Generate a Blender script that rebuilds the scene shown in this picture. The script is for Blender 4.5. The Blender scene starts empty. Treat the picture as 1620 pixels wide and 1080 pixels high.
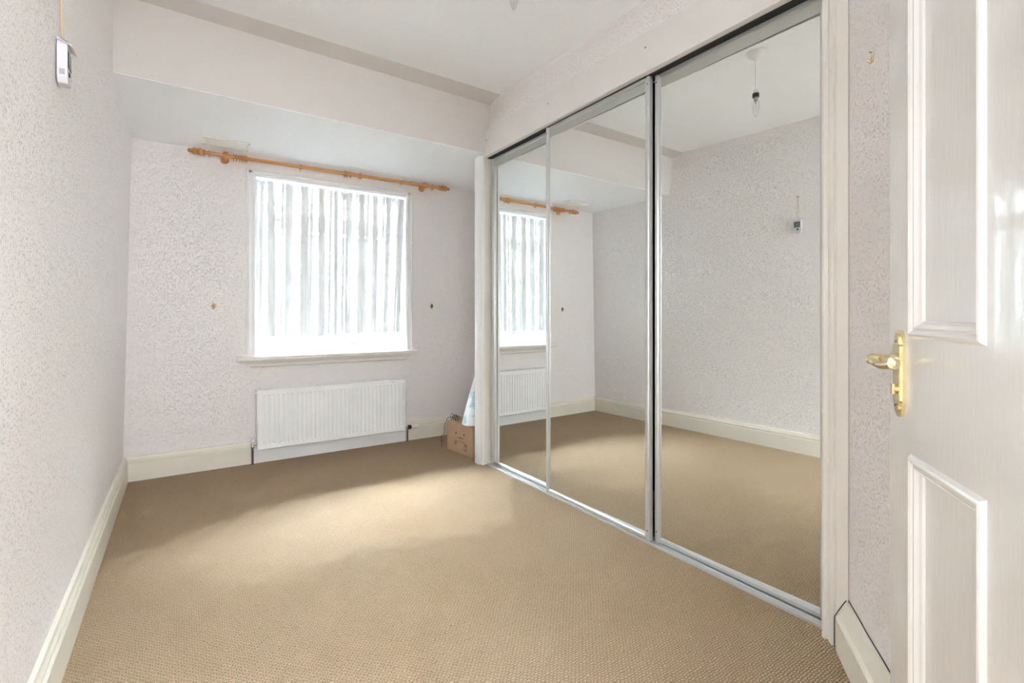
import bpy, bmesh, math, random
from mathutils import Vector, Matrix, noise
random.seed(7)
S = bpy.context.scene
C = S.collection
PI = math.pi
def R(a): return math.radians(a)

# ------------------------------------------------------------------ camera, light, exposure
cam = bpy.data.cameras.new('camera'); co = bpy.data.objects.new('camera', cam); C.objects.link(co)
co.location = (0, 0, 1.1); co.rotation_euler = (R(90), 0, R(-33.75))
cam.sensor_width = 36; cam.lens = 777.4/1620*36; cam.shift_y = -(540-498.7)/1620
cam.clip_start = 0.02
S.camera = co
S.view_settings.view_transform = 'Standard'; S.view_settings.look = 'None'
S.view_settings.gamma = 1; S.view_settings.use_curve_mapping = False
S.view_settings.exposure = 2.08
S.cycles.max_bounces = 16; S.cycles.diffuse_bounces = 10; S.cycles.glossy_bounces = 6; S.cycles.transparent_max_bounces = 16
w = bpy.data.worlds.new('overcast_sky'); S.world = w; w.use_nodes = True
bg = w.node_tree.nodes['Background']; bg.inputs[0].default_value = (0.76, 0.89, 1.0, 1); bg.inputs[1].default_value = 14.0

def area(name, loc, rot, sx, sy, power, col=(1, 1, 1), portal=False):
    l = bpy.data.lights.new(name, 'AREA'); l.shape = 'RECTANGLE'; l.size = sx; l.size_y = sy
    l.energy = power; l.color = col
    o = bpy.data.objects.new(name, l); C.objects.link(o); o.location = loc; o.rotation_euler = rot
    if portal: l.cycles.is_portal = True
    return o
area('window_portal', (1.04, 4.42, 1.5), (R(-90), 0, 0), 1.4, 1.6, 1, portal=True)
sl = bpy.data.lights.new('veiled_sun', 'SUN'); sl.energy = 270; sl.angle = R(84); sl.color = (0.78, 0.90, 1.0)
so = bpy.data.objects.new('veiled_sun', sl); C.objects.link(so); so.rotation_euler = (R(-23.5), 0, R(-6))
# overhead fill light added in the unseen hall, behind the open doorway
area('hall_fill_area', (0.3, -0.95, 2.50), (0, 0, 0), 1.3, 1.0, 22, (0.84, 0.94, 1.0))
pl = bpy.data.lights.new('hall_fill_point', 'POINT'); pl.energy = 30; pl.shadow_soft_size = 0.22; pl.color = (0.84, 0.93, 1.0)  # added point fill, shining through the doorway onto the window wall
po = bpy.data.objects.new('hall_fill_point', pl); C.objects.link(po); po.location = (0.28, -1.45, 1.75)

# ------------------------------------------------------------------ materials
def mat(name, col, rough=0.6, metal=0.0, spec=0.5, coat=0.0):
    m = bpy.data.materials.new(name); m.use_nodes = True
    b = m.node_tree.nodes['Principled BSDF']
    b.inputs['Base Color'].default_value = (*col, 1); b.inputs['Roughness'].default_value = rough
    b.inputs['Metallic'].default_value = metal; b.inputs['Specular IOR Level'].default_value = spec
    b.inputs['Coat Weight'].default_value = coat
    return m
class NT:
    def __init__(s, m): s.t = m.node_tree; s.b = s.t.nodes['Principled BSDF']
    def n(s, typ, **kw):
        o = s.t.nodes.new(typ)
        for k, v in kw.items():
            if k.startswith('i_'): o.inputs[k[2:].replace('_', ' ')].default_value = v
            else: setattr(o, k, v)
        return o
    def l(s, a, b): s.t.links.new(a, b)
    def coord(s, scale=(1, 1, 1)):
        tc = s.n('ShaderNodeTexCoord'); mp = s.n('ShaderNodeMapping'); mp.inputs['Scale'].default_value = scale
        s.l(tc.outputs['Object'], mp.inputs['Vector']); return mp.outputs['Vector']
    def noise(s, vec, scale, detail=2.0, rough=0.5, dist=0.0):
        o = s.n('ShaderNodeTexNoise'); o.inputs['Scale'].default_value = scale; o.inputs['Detail'].default_value = detail
        o.inputs['Roughness'].default_value = rough; o.inputs['Distortion'].default_value = dist
        s.l(vec, o.inputs['Vector']); return o.outputs['Fac']
    def ramp(s, fac, a, b, ca=(0, 0, 0, 1), cb=(1, 1, 1, 1)):
        o = s.n('ShaderNodeValToRGB'); e = o.color_ramp.elements
        e[0].position = a; e[1].position = b; e[0].color = ca; e[1].color = cb
        s.l(fac, o.inputs['Fac']); return o.outputs['Color']
    def bump(s, h, strength, dist, normal=None):
        o = s.n('ShaderNodeBump'); o.inputs['Strength'].default_value = strength; o.inputs['Distance'].default_value = dist
        s.l(h, o.inputs['Height'])
        if normal: s.l(normal, o.inputs['Normal'])
        return o.outputs['Normal']
    def math(s, op, a, b=None):
        o = s.n('ShaderNodeMath', operation=op)
        for i, v in enumerate((a, b)):
            if v is None: continue
            if isinstance(v, (int, float)): o.inputs[i].default_value = v
            else: s.l(v, o.inputs[i])
        return o.outputs[0]
    def mix(s, fac, a, b, blend='MIX'):
        o = s.n('ShaderNodeMix', data_type='RGBA', blend_type=blend)
        for i, v in ((0, fac), (6, a), (7, b)):
            if isinstance(v, (int, float)): o.inputs[i].default_value = v
            elif isinstance(v, tuple): o.inputs[i].default_value = v
            else: s.l(v, o.inputs[i])
        return o.outputs[2]

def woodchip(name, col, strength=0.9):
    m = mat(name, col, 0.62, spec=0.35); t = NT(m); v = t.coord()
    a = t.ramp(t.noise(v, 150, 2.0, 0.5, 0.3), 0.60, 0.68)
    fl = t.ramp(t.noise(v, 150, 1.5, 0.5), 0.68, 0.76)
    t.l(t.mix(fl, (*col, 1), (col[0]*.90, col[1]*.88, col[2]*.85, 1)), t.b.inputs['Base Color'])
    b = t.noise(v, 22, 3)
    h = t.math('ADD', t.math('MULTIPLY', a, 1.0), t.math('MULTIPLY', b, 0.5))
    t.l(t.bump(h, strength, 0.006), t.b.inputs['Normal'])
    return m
def paint(name, col, rough=0.35, bump=0.12, stretch=(1, 1, 1), scale=40, coat=0.0):
    m = mat(name, col, rough, coat=coat); t = NT(m); v = t.coord(stretch)
    t.l(t.bump(t.noise(v, scale, 3), bump, 0.002), t.b.inputs['Normal'])
    c = t.mix(t.ramp(t.noise(t.coord(), 6, 4), 0.35, 0.75), (*col, 1), (*[x*0.96 for x in col], 1))
    t.l(c, t.b.inputs['Base Color'])
    return m

M = {}
M['pink'] = woodchip('pink_woodchip_paper', (0.90, 0.862, 0.858))
M['white_chip'] = woodchip('white_woodchip_paper', (0.82, 0.81, 0.80), 0.25)
M['ceil'] = woodchip('white_ceiling_paper', (0.93, 0.95, 0.97), 0.35)
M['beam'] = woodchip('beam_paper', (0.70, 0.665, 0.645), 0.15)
M['cream'] = paint('cream_gloss', (0.80, 0.755, 0.66), 0.38)
M['gloss'] = paint('white_gloss', (0.86, 0.86, 0.86), 0.28)
M['casing'] = paint('cream_white_gloss', (0.81, 0.78, 0.735), 0.32, 0.04)
M['doorpaint'] = paint('brushed_white_gloss', (0.81, 0.80, 0.785), 0.17, 0.22, (1, 1, 0.10), 130, 0.3)
M['rad'] = paint('radiator_enamel', (0.93, 0.935, 0.94), 0.3, 0.02)
M['board'] = paint('header_board_paint', (0.82, 0.80, 0.79), 0.4, 0.08)
M['plastic'] = mat('white_plastic', (0.80, 0.80, 0.80), 0.35)
M['vent'] = mat('vent_plastic', (0.80, 0.80, 0.75), 0.4)
M['lilac'] = mat('pale_grey_plastic', (0.70, 0.69, 0.73), 0.35)
M['dark'] = mat('dark_plastic', (0.03, 0.03, 0.035), 0.4)
M['black'] = mat('wardrobe_interior', (0.03, 0.03, 0.03), 0.8)
M['lcd'] = mat('lcd_glass', (0.22, 0.25, 0.22), 0.15)
M['alu'] = mat('satin_aluminium', (0.62, 0.63, 0.63), 0.38, 0.55)
M['alu_face'] = mat('grey_anodised_aluminium', (0.50, 0.52, 0.50), 0.33, 0.6)
M['edge'] = mat('mirror_bevel', (0.80, 0.80, 0.74), 0.3)
M['mirror'] = mat('silvered_mirror', (0.90, 0.925, 0.915), 0.0, 1.0)
M['steel'] = mat('chrome', (0.55, 0.55, 0.53), 0.25, 1.0)
M['copper'] = mat('tarnished_pipe', (0.20, 0.16, 0.12), 0.4, 0.8)
M['screw'] = mat('screw_head', (0.25, 0.24, 0.22), 0.4, 0.8)
M['twine'] = mat('jute_twine', (0.62, 0.52, 0.36), 0.9)
def brass():
    m = mat('polished_brass', (0.80, 0.60, 0.27), 0.2, 1.0); t = NT(m); v = t.coord()
    c = t.mix(t.noise(v, 60, 3), (0.86, 0.76, 0.52, 1), (0.74, 0.62, 0.36, 1)); t.l(c, t.b.inputs['Base Color']); return m
M['brass'] = brass()
M['oldbrass'] = mat('dull_brass', (0.22, 0.16, 0.07), 0.4, 0.9)
def wood():
    m = mat('varnished_pine', (0.60, 0.28, 0.09), 0.3, coat=0.3); t = NT(m); v = t.coord((3, 60, 60))
    c = t.mix(t.ramp(t.noise(v, 2.0, 4), 0.3, 0.7), (0.68, 0.33, 0.11, 1), (0.50, 0.21, 0.06, 1)); t.l(c, t.b.inputs['Base Color']); return m
M['wood'] = wood()
def carpet():
    m = mat('beige_loop_carpet', (0.60, 0.45, 0.29), 0.95, spec=0.1); t = NT(m); v = t.coord()
    nz = t.n('ShaderNodeTexNoise'); nz.inputs['Scale'].default_value = 45; nz.inputs['Detail'].default_value = 2; t.l(v, nz.inputs['Vector'])
    vs = t.n('ShaderNodeVectorMath', operation='SCALE'); vs.inputs['Scale'].default_value = 0.013; t.l(nz.outputs['Color'], vs.inputs[0])
    va = t.n('ShaderNodeVectorMath', operation='ADD'); t.l(v, va.inputs[0]); t.l(vs.outputs[0], va.inputs[1])
    br = t.n('ShaderNodeTexBrick'); br.inputs['Scale'].default_value = 1.0
    br.inputs['Brick Width'].default_value = 0.015; br.inputs['Row Height'].default_value = 0.0085
    br.inputs['Mortar Size'].default_value = 0.0023; br.inputs['Mortar Smooth'].default_value = 1.0
    br.inputs['Color1'].default_value = (1, 1, 1, 1); br.inputs['Color2'].default_value = (0.75, 0.75, 0.75, 1); br.inputs['Mortar'].default_value = (0, 0, 0, 1)
    t.l(va.outputs[0], br.inputs['Vector'])
    big = t.ramp(t.noise(v, 1.3, 3), 0.3, 0.7)
    base = t.mix(big, (0.615, 0.47, 0.325, 1), (0.585, 0.43, 0.275, 1))
    gap = t.mix(0.85, base, (0.30, 0.185, 0.095, 1))
    c = t.mix(br.outputs['Fac'], base, gap)
    fine = t.ramp(t.noise(v, 420, 2), 0.3, 0.7, (0.86, 0.86, 0.86, 1), (1.06, 1.06, 1.06, 1))
    c = t.mix(1.0, c, fine, 'MULTIPLY')
    t.l(c, t.b.inputs['Base Color'])
    h = t.math('ADD', t.math('SUBTRACT', 1.0, br.outputs['Fac']), t.math('MULTIPLY', t.noise(v, 260, 2), 0.5))
    t.l(t.bump(h, 0.9, 0.008), t.b.inputs['Normal'])
    return m
M['carpet'] = carpet()
def lace():
    m = bpy.data.materials.new('white_lace'); m.use_nodes = True; nt = m.node_tree; nt.nodes.clear()
    out = nt.nodes.new('ShaderNodeOutputMaterial'); df = nt.nodes.new('ShaderNodeBsdfDiffuse'); tl = nt.nodes.new('ShaderNodeBsdfTranslucent')
    tr = nt.nodes.new('ShaderNodeBsdfTransparent'); m1 = nt.nodes.new('ShaderNodeMixShader'); m2 = nt.nodes.new('ShaderNodeMixShader')
    df.inputs[0].default_value = (0.86, 0.87, 0.88, 1); tl.inputs[0].default_value = (0.86, 0.87, 0.88, 1)
    m1.inputs[0].default_value = 0.0025
    tc = nt.nodes.new('ShaderNodeTexCoord'); vo = nt.nodes.new('ShaderNodeTexVoronoi'); vo.inputs['Scale'].default_value = 95
    rp = nt.nodes.new('ShaderNodeValToRGB'); rp.color_ramp.elements[0].position = 0.22; rp.color_ramp.elements[1].position = 0.5
    rp.color_ramp.elements[0].color = (0.45, 0.45, 0.45, 1); rp.color_ramp.elements[1].color = (0.93, 0.93, 0.93, 1)
    nz = nt.nodes.new('ShaderNodeTexNoise'); nz.inputs['Scale'].default_value = 16; nz.inputs['Detail'].default_value = 3
    r2 = nt.nodes.new('ShaderNodeValToRGB'); r2.color_ramp.elements[0].position = 0.42; r2.color_ramp.elements[1].position = 0.58
    r2.color_ramp.elements[0].color = (0.82, 0.82, 0.82, 1)
    mx = nt.nodes.new('ShaderNodeMix'); mx.data_type = 'RGBA'; mx.blend_type = 'MULTIPLY'; mx.inputs[0].default_value = 1
    L = nt.links.new
    L(tc.outputs['UV'], vo.inputs['Vector']); L(tc.outputs['UV'], nz.inputs['Vector']); L(vo.outputs['Distance'], rp.inputs[0]); L(nz.outputs['Fac'], r2.inputs[0])
    at = nt.nodes.new('ShaderNodeAttribute'); at.attribute_name = 'gather'
    ad = nt.nodes.new('ShaderNodeMath'); ad.operation = 'ADD'; ad.use_clamp = True
    n2 = nt.nodes.new('ShaderNodeTexNoise'); n2.inputs['Scale'].default_value = 60; n2.inputs['Detail'].default_value = 2
    sb = nt.nodes.new('ShaderNodeMath'); sb.operation = 'MULTIPLY_ADD'; sb.inputs[1].default_value = 0.55; sb.inputs[2].default_value = -0.30
    g2 = nt.nodes.new('ShaderNodeMath'); g2.operation = 'ADD'; g3 = nt.nodes.new('ShaderNodeMapRange'); g3.inputs[1].default_value = 0.15; g3.inputs[2].default_value = 0.80
    nt.links.new(tc.outputs['UV'], n2.inputs['Vector']); nt.links.new(n2.outputs['Fac'], sb.inputs[0]); nt.links.new(sb.outputs[0], g2.inputs[0]); nt.links.new(at.outputs['Fac'], g2.inputs[1]); nt.links.new(g2.outputs[0], g3.inputs[0])
    L(rp.outputs[0], mx.inputs[6]); L(r2.outputs[0], mx.inputs[7])
    L(df.outputs[0], m1.inputs[1]); L(tl.outputs[0], m1.inputs[2])
    L(mx.outputs[2], ad.inputs[0]); L(g3.outputs[0], ad.inputs[1]); L(ad.outputs[0], m2.inputs[0]); L(tr.outputs[0], m2.inputs[1]); L(m1.outputs[0], m2.inputs[2]); L(m2.outputs[0], out.inputs[0])
    return m
M['lace'] = lace()
def glass(name, a=0.06):
    m = bpy.data.materials.new(name); m.use_nodes = True; nt = m.node_tree; nt.nodes.clear()
    out = nt.nodes.new('ShaderNodeOutputMaterial'); g = nt.nodes.new('ShaderNodeBsdfGlossy'); g.inputs['Roughness'].default_value = 0.01
    tr = nt.nodes.new('ShaderNodeBsdfTransparent'); tr.inputs[0].default_value = (0.97, 0.98, 0.975, 1); mx = nt.nodes.new('ShaderNodeMixShader')
    fr = nt.nodes.new('ShaderNodeFresnel'); fr.inputs[0].default_value = 1.45
    nt.links.new(fr.outputs[0], mx.inputs[0]); nt.links.new(tr.outputs[0], mx.inputs[1]); nt.links.new(g.outputs[0], mx.inputs[2]); nt.links.new(mx.outputs[0], out.inputs[0])
    return m
M['glass'] = glass('window_glass'); M['bulbglass'] = glass('bulb_glass')
nt = M['bulbglass'].node_tree; fr = nt.nodes['Fresnel']; mu = nt.nodes.new('ShaderNodeMath'); mu.operation = 'MULTIPLY'; mu.inputs[1].default_value = 0.35
nt.links.new(fr.outputs[0], mu.inputs[0]); nt.links.new(mu.outputs[0], nt.nodes['Mix Shader'].inputs[0])
def cardboard():
    m = mat('brown_cardboard', (0.52, 0.36, 0.23), 0.85, spec=0.2); t = NT(m); v = t.coord()
    c = t.mix(t.noise(v, 14, 4), (0.57, 0.40, 0.27, 1), (0.46, 0.31, 0.20, 1)); t.l(c, t.b.inputs['Base Color']); return m
M['card'] = cardboard()
M['ink'] = mat('black_print', (0.05, 0.04, 0.035), 0.7)
def bagmat():
    m = mat('printed_carrier_bag', (0.85, 0.87, 0.9), 0.35); t = NT(m); v = t.coord((1, 1, 1))
    a = t.ramp(t.noise(v, 17, 4), 0.56, 0.61)
    c = t.mix(a, (0.84, 0.87, 0.92, 1), (0.42, 0.66, 0.72, 1))
    c2 = t.mix(t.ramp(t.noise(v, 9, 2), 0.60, 0.66), c, (0.55, 0.66, 0.86, 1)); t.l(c2, t.b.inputs['Base Color'])
    t.l(t.bump(t.noise(v, 18, 3), 0.4, 0.01), t.b.inputs['Normal']); return m
M['bag'] = bagmat()
def leaf():
    m = mat('hedge_leaves', (0.03, 0.06, 0.01), 0.6); t = NT(m); v = t.coord()
    c = t.mix(t.ramp(t.noise(v, 6, 3), 0.35, 0.65), (0.013, 0.022, 0.003, 1), (0.003, 0.007, 0.0015, 1)); t.l(c, t.b.inputs['Base Color']); return m
M['leaf'] = leaf()
M['trunk'] = mat('bark', (0.12, 0.09, 0.06), 0.9)
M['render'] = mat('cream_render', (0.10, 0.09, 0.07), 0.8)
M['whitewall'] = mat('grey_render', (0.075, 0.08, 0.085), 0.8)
M['slate'] = mat('grey_window', (0.03, 0.034, 0.038), 0.3)
M['ground'] = mat('pale_patio', (0.66, 0.68, 0.70), 0.9)

# ------------------------------------------------------------------ mesh helpers
def link(name, bm, m, parent=None, smooth=False, bevel=0):
    if bevel: bmesh.ops.bevel(bm, geom=[e for e in bm.edges if e.is_manifold and e.calc_face_angle(0) > 0.6], offset=bevel, segments=2, affect='EDGES', profile=0.6)
    bmesh.ops.recalc_face_normals(bm, faces=bm.faces)
    me = bpy.data.meshes.new(name); bm.to_mesh(me); bm.free()
    if smooth:
        for p in me.polygons: p.use_smooth = True
        try: me.set_sharp_from_angle(angle=R(38))
        except Exception: pass
    me.materials.append(M[m] if isinstance(m, str) else m)
    o = bpy.data.objects.new(name, me); C.objects.link(o)
    if parent: o.parent = parent
    return o
def B(): return bmesh.new()
def box(bm, x0, x1, y0, y1, z0, z1, mtx=None):
    vs = [bm.verts.new((x, y, z)) for x in (x0, x1) for y in (y0, y1) for z in (z0, z1)]
    if mtx:
        for v in vs: v.co = mtx @ v.co
    for f in ((0, 1, 3, 2), (4, 6, 7, 5), (0, 4, 5, 1), (2, 3, 7, 6), (0, 2, 6, 4), (1, 5, 7, 3)): bm.faces.new([vs[i] for i in f])
    return bm
def hexa(bm, bot, top):
    vs = [bm.verts.new(p) for p in bot+top]
    bm.faces.new(vs[:4]); bm.faces.new(vs[4:])
    for i in range(4): j = (i+1) % 4; bm.faces.new([vs[i], vs[j], vs[4+j], vs[4+i]])
    return bm
def prism(bm, pts, A, Bp, U, V=(0, 0, 1), cap=True):
    """section pts (u,v) swept from A to B; u along U, v along V"""
    A, Bp, U, V = map(Vector, (A, Bp, U, V))
    ra = [bm.verts.new(A+U*u+V*v) for u, v in pts]; rb = [bm.verts.new(Bp+U*u+V*v) for u, v in pts]
    n = len(pts)
    for i in range(n): j = (i+1) % n; bm.faces.new([ra[i], ra[j], rb[j], rb[i]])
    if cap: bm.faces.new(ra); bm.faces.new(rb)
    return bm
def frame_basis(d):
    d = d.normalized(); a = Vector((0, 0, 1)) if abs(d.z) < 0.9 else Vector((1, 0, 0))
    u = d.cross(a).normalized(); return u, d.cross(u).normalized()
def tube(bm, pts, r, seg=10, closed=False):
    pts = [Vector(p) for p in pts]; n = len(pts); rings = []
    for i, p in enumerate(pts):
        if closed: d = pts[(i+1) % n]-pts[i-1]
        else: d = pts[min(i+1, n-1)]-pts[max(i-1, 0)]
        if i == 0: u, v = frame_basis(d); 
        else:
            dn = d.normalized(); u = (u-dn*u.dot(dn)).normalized(); v = dn.cross(u)
        rr = r[i] if isinstance(r, (list, tuple)) else r
        rings.append([bm.verts.new(p+(u*math.cos(2*PI*k/seg)+v*math.sin(2*PI*k/seg))*rr) for k in range(seg)])
    for i in range(n if closed else n-1):
        a, b = rings[i], rings[(i+1) % n]
        for k in range(seg): j = (k+1) % seg; bm.faces.new([a[k], a[j], b[j], b[k]])
    if not closed: bm.faces.new(rings[0]); bm.faces.new(rings[-1])
    return bm
def lathe(bm, prof, origin=(0, 0, 0), axis=(0, 0, 1), seg=24):
    """prof [(r,h)] about axis"""
    o = Vector(origin); d = Vector(axis).normalized(); u, v = frame_basis(d); rings = []
    for r, h in prof:
        rings.append([bm.verts.new(o+d*h+(u*math.cos(2*PI*k/seg)+v*math.sin(2*PI*k/seg))*max(r, 1e-4)) for k in range(seg)])
    for a, b in zip(rings, rings[1:]):
        for k in range(seg): j = (k+1) % seg; bm.faces.new([a[k], a[j], b[j], b[k]])
    bm.faces.new(rings[0]); bm.faces.new(rings[-1])
    return bm
def empty(name, loc, rz=0):
    o = bpy.data.objects.new(name, None); C.objects.link(o); o.location = loc; o.rotation_euler = (0, 0, rz); o.empty_display_size = 0.05
    return o
def tag(o, label, cat, group=None):
    o['label'] = label; o['category'] = cat
    if group: o['group'] = group
    return o
def struct(o): o['kind'] = 'structure'; return o

# ------------------------------------------------------------------ room shell
def wx(z): return -0.336+0.0212*z            # the left wall leans in slightly
def ceilz(y): return 2.668+(y-2.95)*0.0295    # the old ceiling falls towards the door
YW = 4.125
struct(link('floor', box(B(), -0.60, 2.6, -1.8, 4.6, -0.12, 0), 'carpet'))
bm = B(); hexa(bm, [(wx(0)-.15, -0.11, 0), (wx(0), -0.11, 0), (wx(0), YW+.25, 0), (wx(0)-.15, YW+.25, 0)],
               [(wx(2.9)-.15, -0.11, 2.9), (wx(2.9), -0.11, 2.9), (wx(2.9), YW+.25, 2.9), (wx(2.9)-.15, YW+.25, 2.9)])
struct(link('wall_left', bm, 'pink'))
# window wall with its opening
OX0, OX1, OZ0, OZ1 = 0.436, 1.655, 0.80, 2.155
bm = B()
box(bm, -0.45, OX0, YW, YW+.25, 0, 2.5); box(bm, OX1, 2.6, YW, YW+.25, 0, 2.5)
box(bm, OX0, OX1, YW, YW+.25, 0, OZ0); box(bm, OX0, OX1, YW, YW+.25, OZ1, 2.5)
struct(link('wall_far', bm, 'pink'))
# alcove: low ceiling, far end of the wardrobe, side wall
bm = B(); hexa(bm, [(-0.5, 3.0585, 2.282), (2.6, 3.113, 2.282), (2.6, YW, 2.282), (-0.5, YW, 2.282)], [(-0.5, 3.0595, 2.286), (2.6, 3.114, 2.286), (2.6, YW, 2.286), (-0.5, YW, 2.286)])
box(bm, -0.5, 2.6, 3.26, YW, 2.2865, 2.44)
struct(link('ceiling_alcove', bm, 'ceil'))
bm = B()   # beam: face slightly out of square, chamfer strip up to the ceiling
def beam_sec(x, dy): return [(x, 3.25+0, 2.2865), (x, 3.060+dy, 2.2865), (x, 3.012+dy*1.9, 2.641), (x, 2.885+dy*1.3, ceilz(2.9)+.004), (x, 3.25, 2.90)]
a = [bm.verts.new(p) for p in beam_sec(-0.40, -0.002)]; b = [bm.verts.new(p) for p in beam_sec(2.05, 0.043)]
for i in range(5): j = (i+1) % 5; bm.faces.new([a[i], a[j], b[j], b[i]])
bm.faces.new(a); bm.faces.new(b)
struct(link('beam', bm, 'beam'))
struct(link('wall_alcove_side', box(B(), 2.46, 2.6, 3.2, YW, 0, 2.3), 'pink'))
bm = B(); hexa(bm, [(-0.45, -0.11, ceilz(-0.11)), (2.6, -0.11, ceilz(-0.11)), (2.6, 3.2, ceilz(3.2)), (-0.45, 3.2, ceilz(3.2))],
               [(-0.45, -0.11, 2.95), (2.6, -0.11, 2.95), (2.6, 3.2, 2.95), (-0.45, 3.2, 2.95)])
struct(link('ceiling', bm, 'ceil'))
# wall over the wardrobe, and the wardrobe's own dark carcass
struct(link('wall_right', box(B(), 1.868, 1.95, 0.6, 3.25, 2.26, 2.95), 'pink'))
bm = B(); box(bm, 2.46, 2.56, 0.70, 3.2, 0, 2.3); box(bm, 1.95, 2.5, 0.70, 3.2, 2.30, 2.36)
struct(link('wall_wardrobe_back', bm, 'black'))
struct(link('wall_wardrobe_end', box(B(), 1.845, 2.5, 3.125, 3.245, 0, 2.284), 'casing'))
struct(link('wall_wardrobe_near', box(B(), 1.845, 2.5, 0.70, 0.80, 0, 2.284), 'casing'))
# diagonal wall behind the open door
DW = Vector((1.828, 0.737, 0)); dd = Vector((-0.798, -0.602, 0)); dn = Vector((-0.602, 0.798, 0))
E0 = DW-dd*0.06; E1 = DW+dd*1.42
bm = B(); hexa(bm, [E0, E1, E1-dn*0.14, E0-dn*0.14], [p+Vector((0, 0, 2.9)) for p in (E0, E1, E1-dn*0.14, E0-dn*0.14)])
struct(link('wall_diagonal', bm, 'pink'))
bm = B(); box(bm, -0.45, -0.20, -0.22, -0.11, 0, 2.9); box(bm, 0.66, 1.0, -0.22, -0.115, 0, 2.9); box(bm, -0.20, 0.66, -0.22, -0.11, 2.03, 2.9)
struct(link('wall_near', bm, 'pink'))
bm = B(); box(bm, -0.60, -0.50, -1.8, -0.22, 0, 2.6); box(bm, 1.3, 1.4, -1.8, -0.1, 0, 2.6); box(bm, -0.6, 1.4, -1.9, -1.8, 0, 2.6)
box(bm, -0.6, 1.4, -1.9, -0.2, 2.6, 2.7)
box(bm, 0.98, 1.4, -0.22, -0.1, 0, 2.6); box(bm, -0.6, -0.44, -0.22, -0.1, 0, 2.6)
struct(link('wall_hall', bm, 'white_chip'))
lamp = link('hall_fill_bracket', tube(B(), [(0.28, -1.80, 1.95), (0.28, -1.66, 1.98), (0.28, -1.47, 2.0)], 0.01, 8), 'brass'); struct(lamp)  # bracket that goes with the added point fill, out of view

# skirtings
sk = [(0, 0), (0.025, 0), (0.025, 0.117), (0.022, 0.121), (0.011, 0.122), (0.011, 0.127), (0.018, 0.129), (0.018, 0.136), (0.012, 0.146), (0.009, 0.158), (0.0, 0.163)]
bm = B(); prism(bm, [(u+.004 if u else -.006, v) for u, v in sk], (wx(.1), -0.11, 0), (wx(.1), YW, 0), (1, 0, 0)); struct(link('baseboard_left', bm, 'cream'))
bm = B(); prism(bm, sk, (-0.31, YW, 0), (0.425, YW, 0), (0, -1, 0)); prism(bm, sk, (1.615, YW, 0), (2.46, YW, 0), (0, -1, 0)); struct(link('baseboard_far', bm, 'cream'))
bm = B(); prism(bm, [(0, 0), (.026, 0), (.026, .10), (.018, .112), (.018, .135), (0, .15)], (0.427, YW, 0), (1.613, YW, 0), (0, -1, 0)); struct(link('baseboard_radiator', bm, 'gloss'))
skd = [(-0.01, 0), (0.040, 0), (0.040, 0.106), (0.036, 0.112), (0.030, 0.118), (0.018, 0.146), (0.011, 0.160), (0.003, 0.163), (-0.01, 0.163)]
bm = B(); prism(bm, skd, DW+dd*0.028, DW+dd*1.38, dn); struct(link('baseboard_diagonal', bm, 'cream'))
# dark shrinkage gap behind that skirting and at its end
bm = B(); tube(bm, [DW+dd*t+dn*0.002+Vector((0, 0, 0.1655+0.0015*math.sin(t*23))) for t in [0.02+0.02*i for i in range(40)]], 0.0016, 5)
tube(bm, [DW+dd*0.0255+dn*u+Vector((0, 0, v)) for u, v in [(0.043, 0.01), (0.043, 0.05), (0.0425, 0.108), (0.034, 0.125), (0.02, 0.15), (0.01, 0.166), (0.002, 0.168)]], 0.0016, 5)
o = struct(link('trim_crack', bm, 'ink'))

# ------------------------------------------------------------------ wardrobe trims and tracks
cs = [(0, 0), (0.014, 0.0), (0.020, 0.004), (0.022, 0.010), (0.018, 0.016), (0.018, 0.022), (0.030, 0.030), (0.036, 0.040), (0.037, 0.046), (0.030, 0.049), (0.030, 0.052), (0.034, 0.056), (0.034, 0.088), (0.0, 0.088)]
# section: u = towards the room (-X), v = away from the opening
bm = B(); prism(bm, cs, (1.836, 0.812, 0), (1.836, 0.812, 2.66), (-1, 0, 0), (0, -1, 0)); struct(link('trim_1', bm, 'casing'))
bm = B(); prism(bm, cs, (1.842, 3.118, 0), (1.842, 3.118, 2.275), (-1, 0, 0), (0, 1, 0)); struct(link('trim_2', bm, 'gloss'))
# flat header board with its screws
hb = empty('trim_3', (1.835, 0, 2.263)); struct(hb)
h = link('header_board', box(B(), 0.0, 0.032, 0.724, 3.112, 0, 0.188), 'board', hb, bevel=0.0015)
for y, z in ((3.087, 2.376), (2.353, 2.381), (1.599, 2.380)):
    link('screw', lathe(B(), [(0.0, 0), (0.0045, 0.001), (0.005, 0.003)], (-0.002, y, z-2.263), (1, 0, 0), 10), 'screw', hb)
tr = empty('sliding_track', (1.86, 1.96, 0)); tag(tr, 'aluminium twin sliding door track under the mirrored wardrobe doors', 'door track')
bm = B(); prism(bm, [(0.0, 0), (0.0, 0.010), (0.003, 0.012), (0.006, 0.004), (0.030, 0.004), (0.033, 0.010), (0.036, 0.004), (0.062, 0.004), (0.064, 0.010), (0.066, 0)], (0, 3.115-1.96, 0), (0, 0.812-1.96, 0), (1, 0, 0))
link('floor_track', bm, 'alu', tr)
bm = B(); prism(bm, [(0.006, 2.262), (0.006, 2.256), (0.070, 2.256), (0.070, 2.262)], (0, 3.115-1.96, 0), (0, 0.812-1.96, 0), (1, 0, 0))
link('head_track', bm, 'black', tr)

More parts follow.
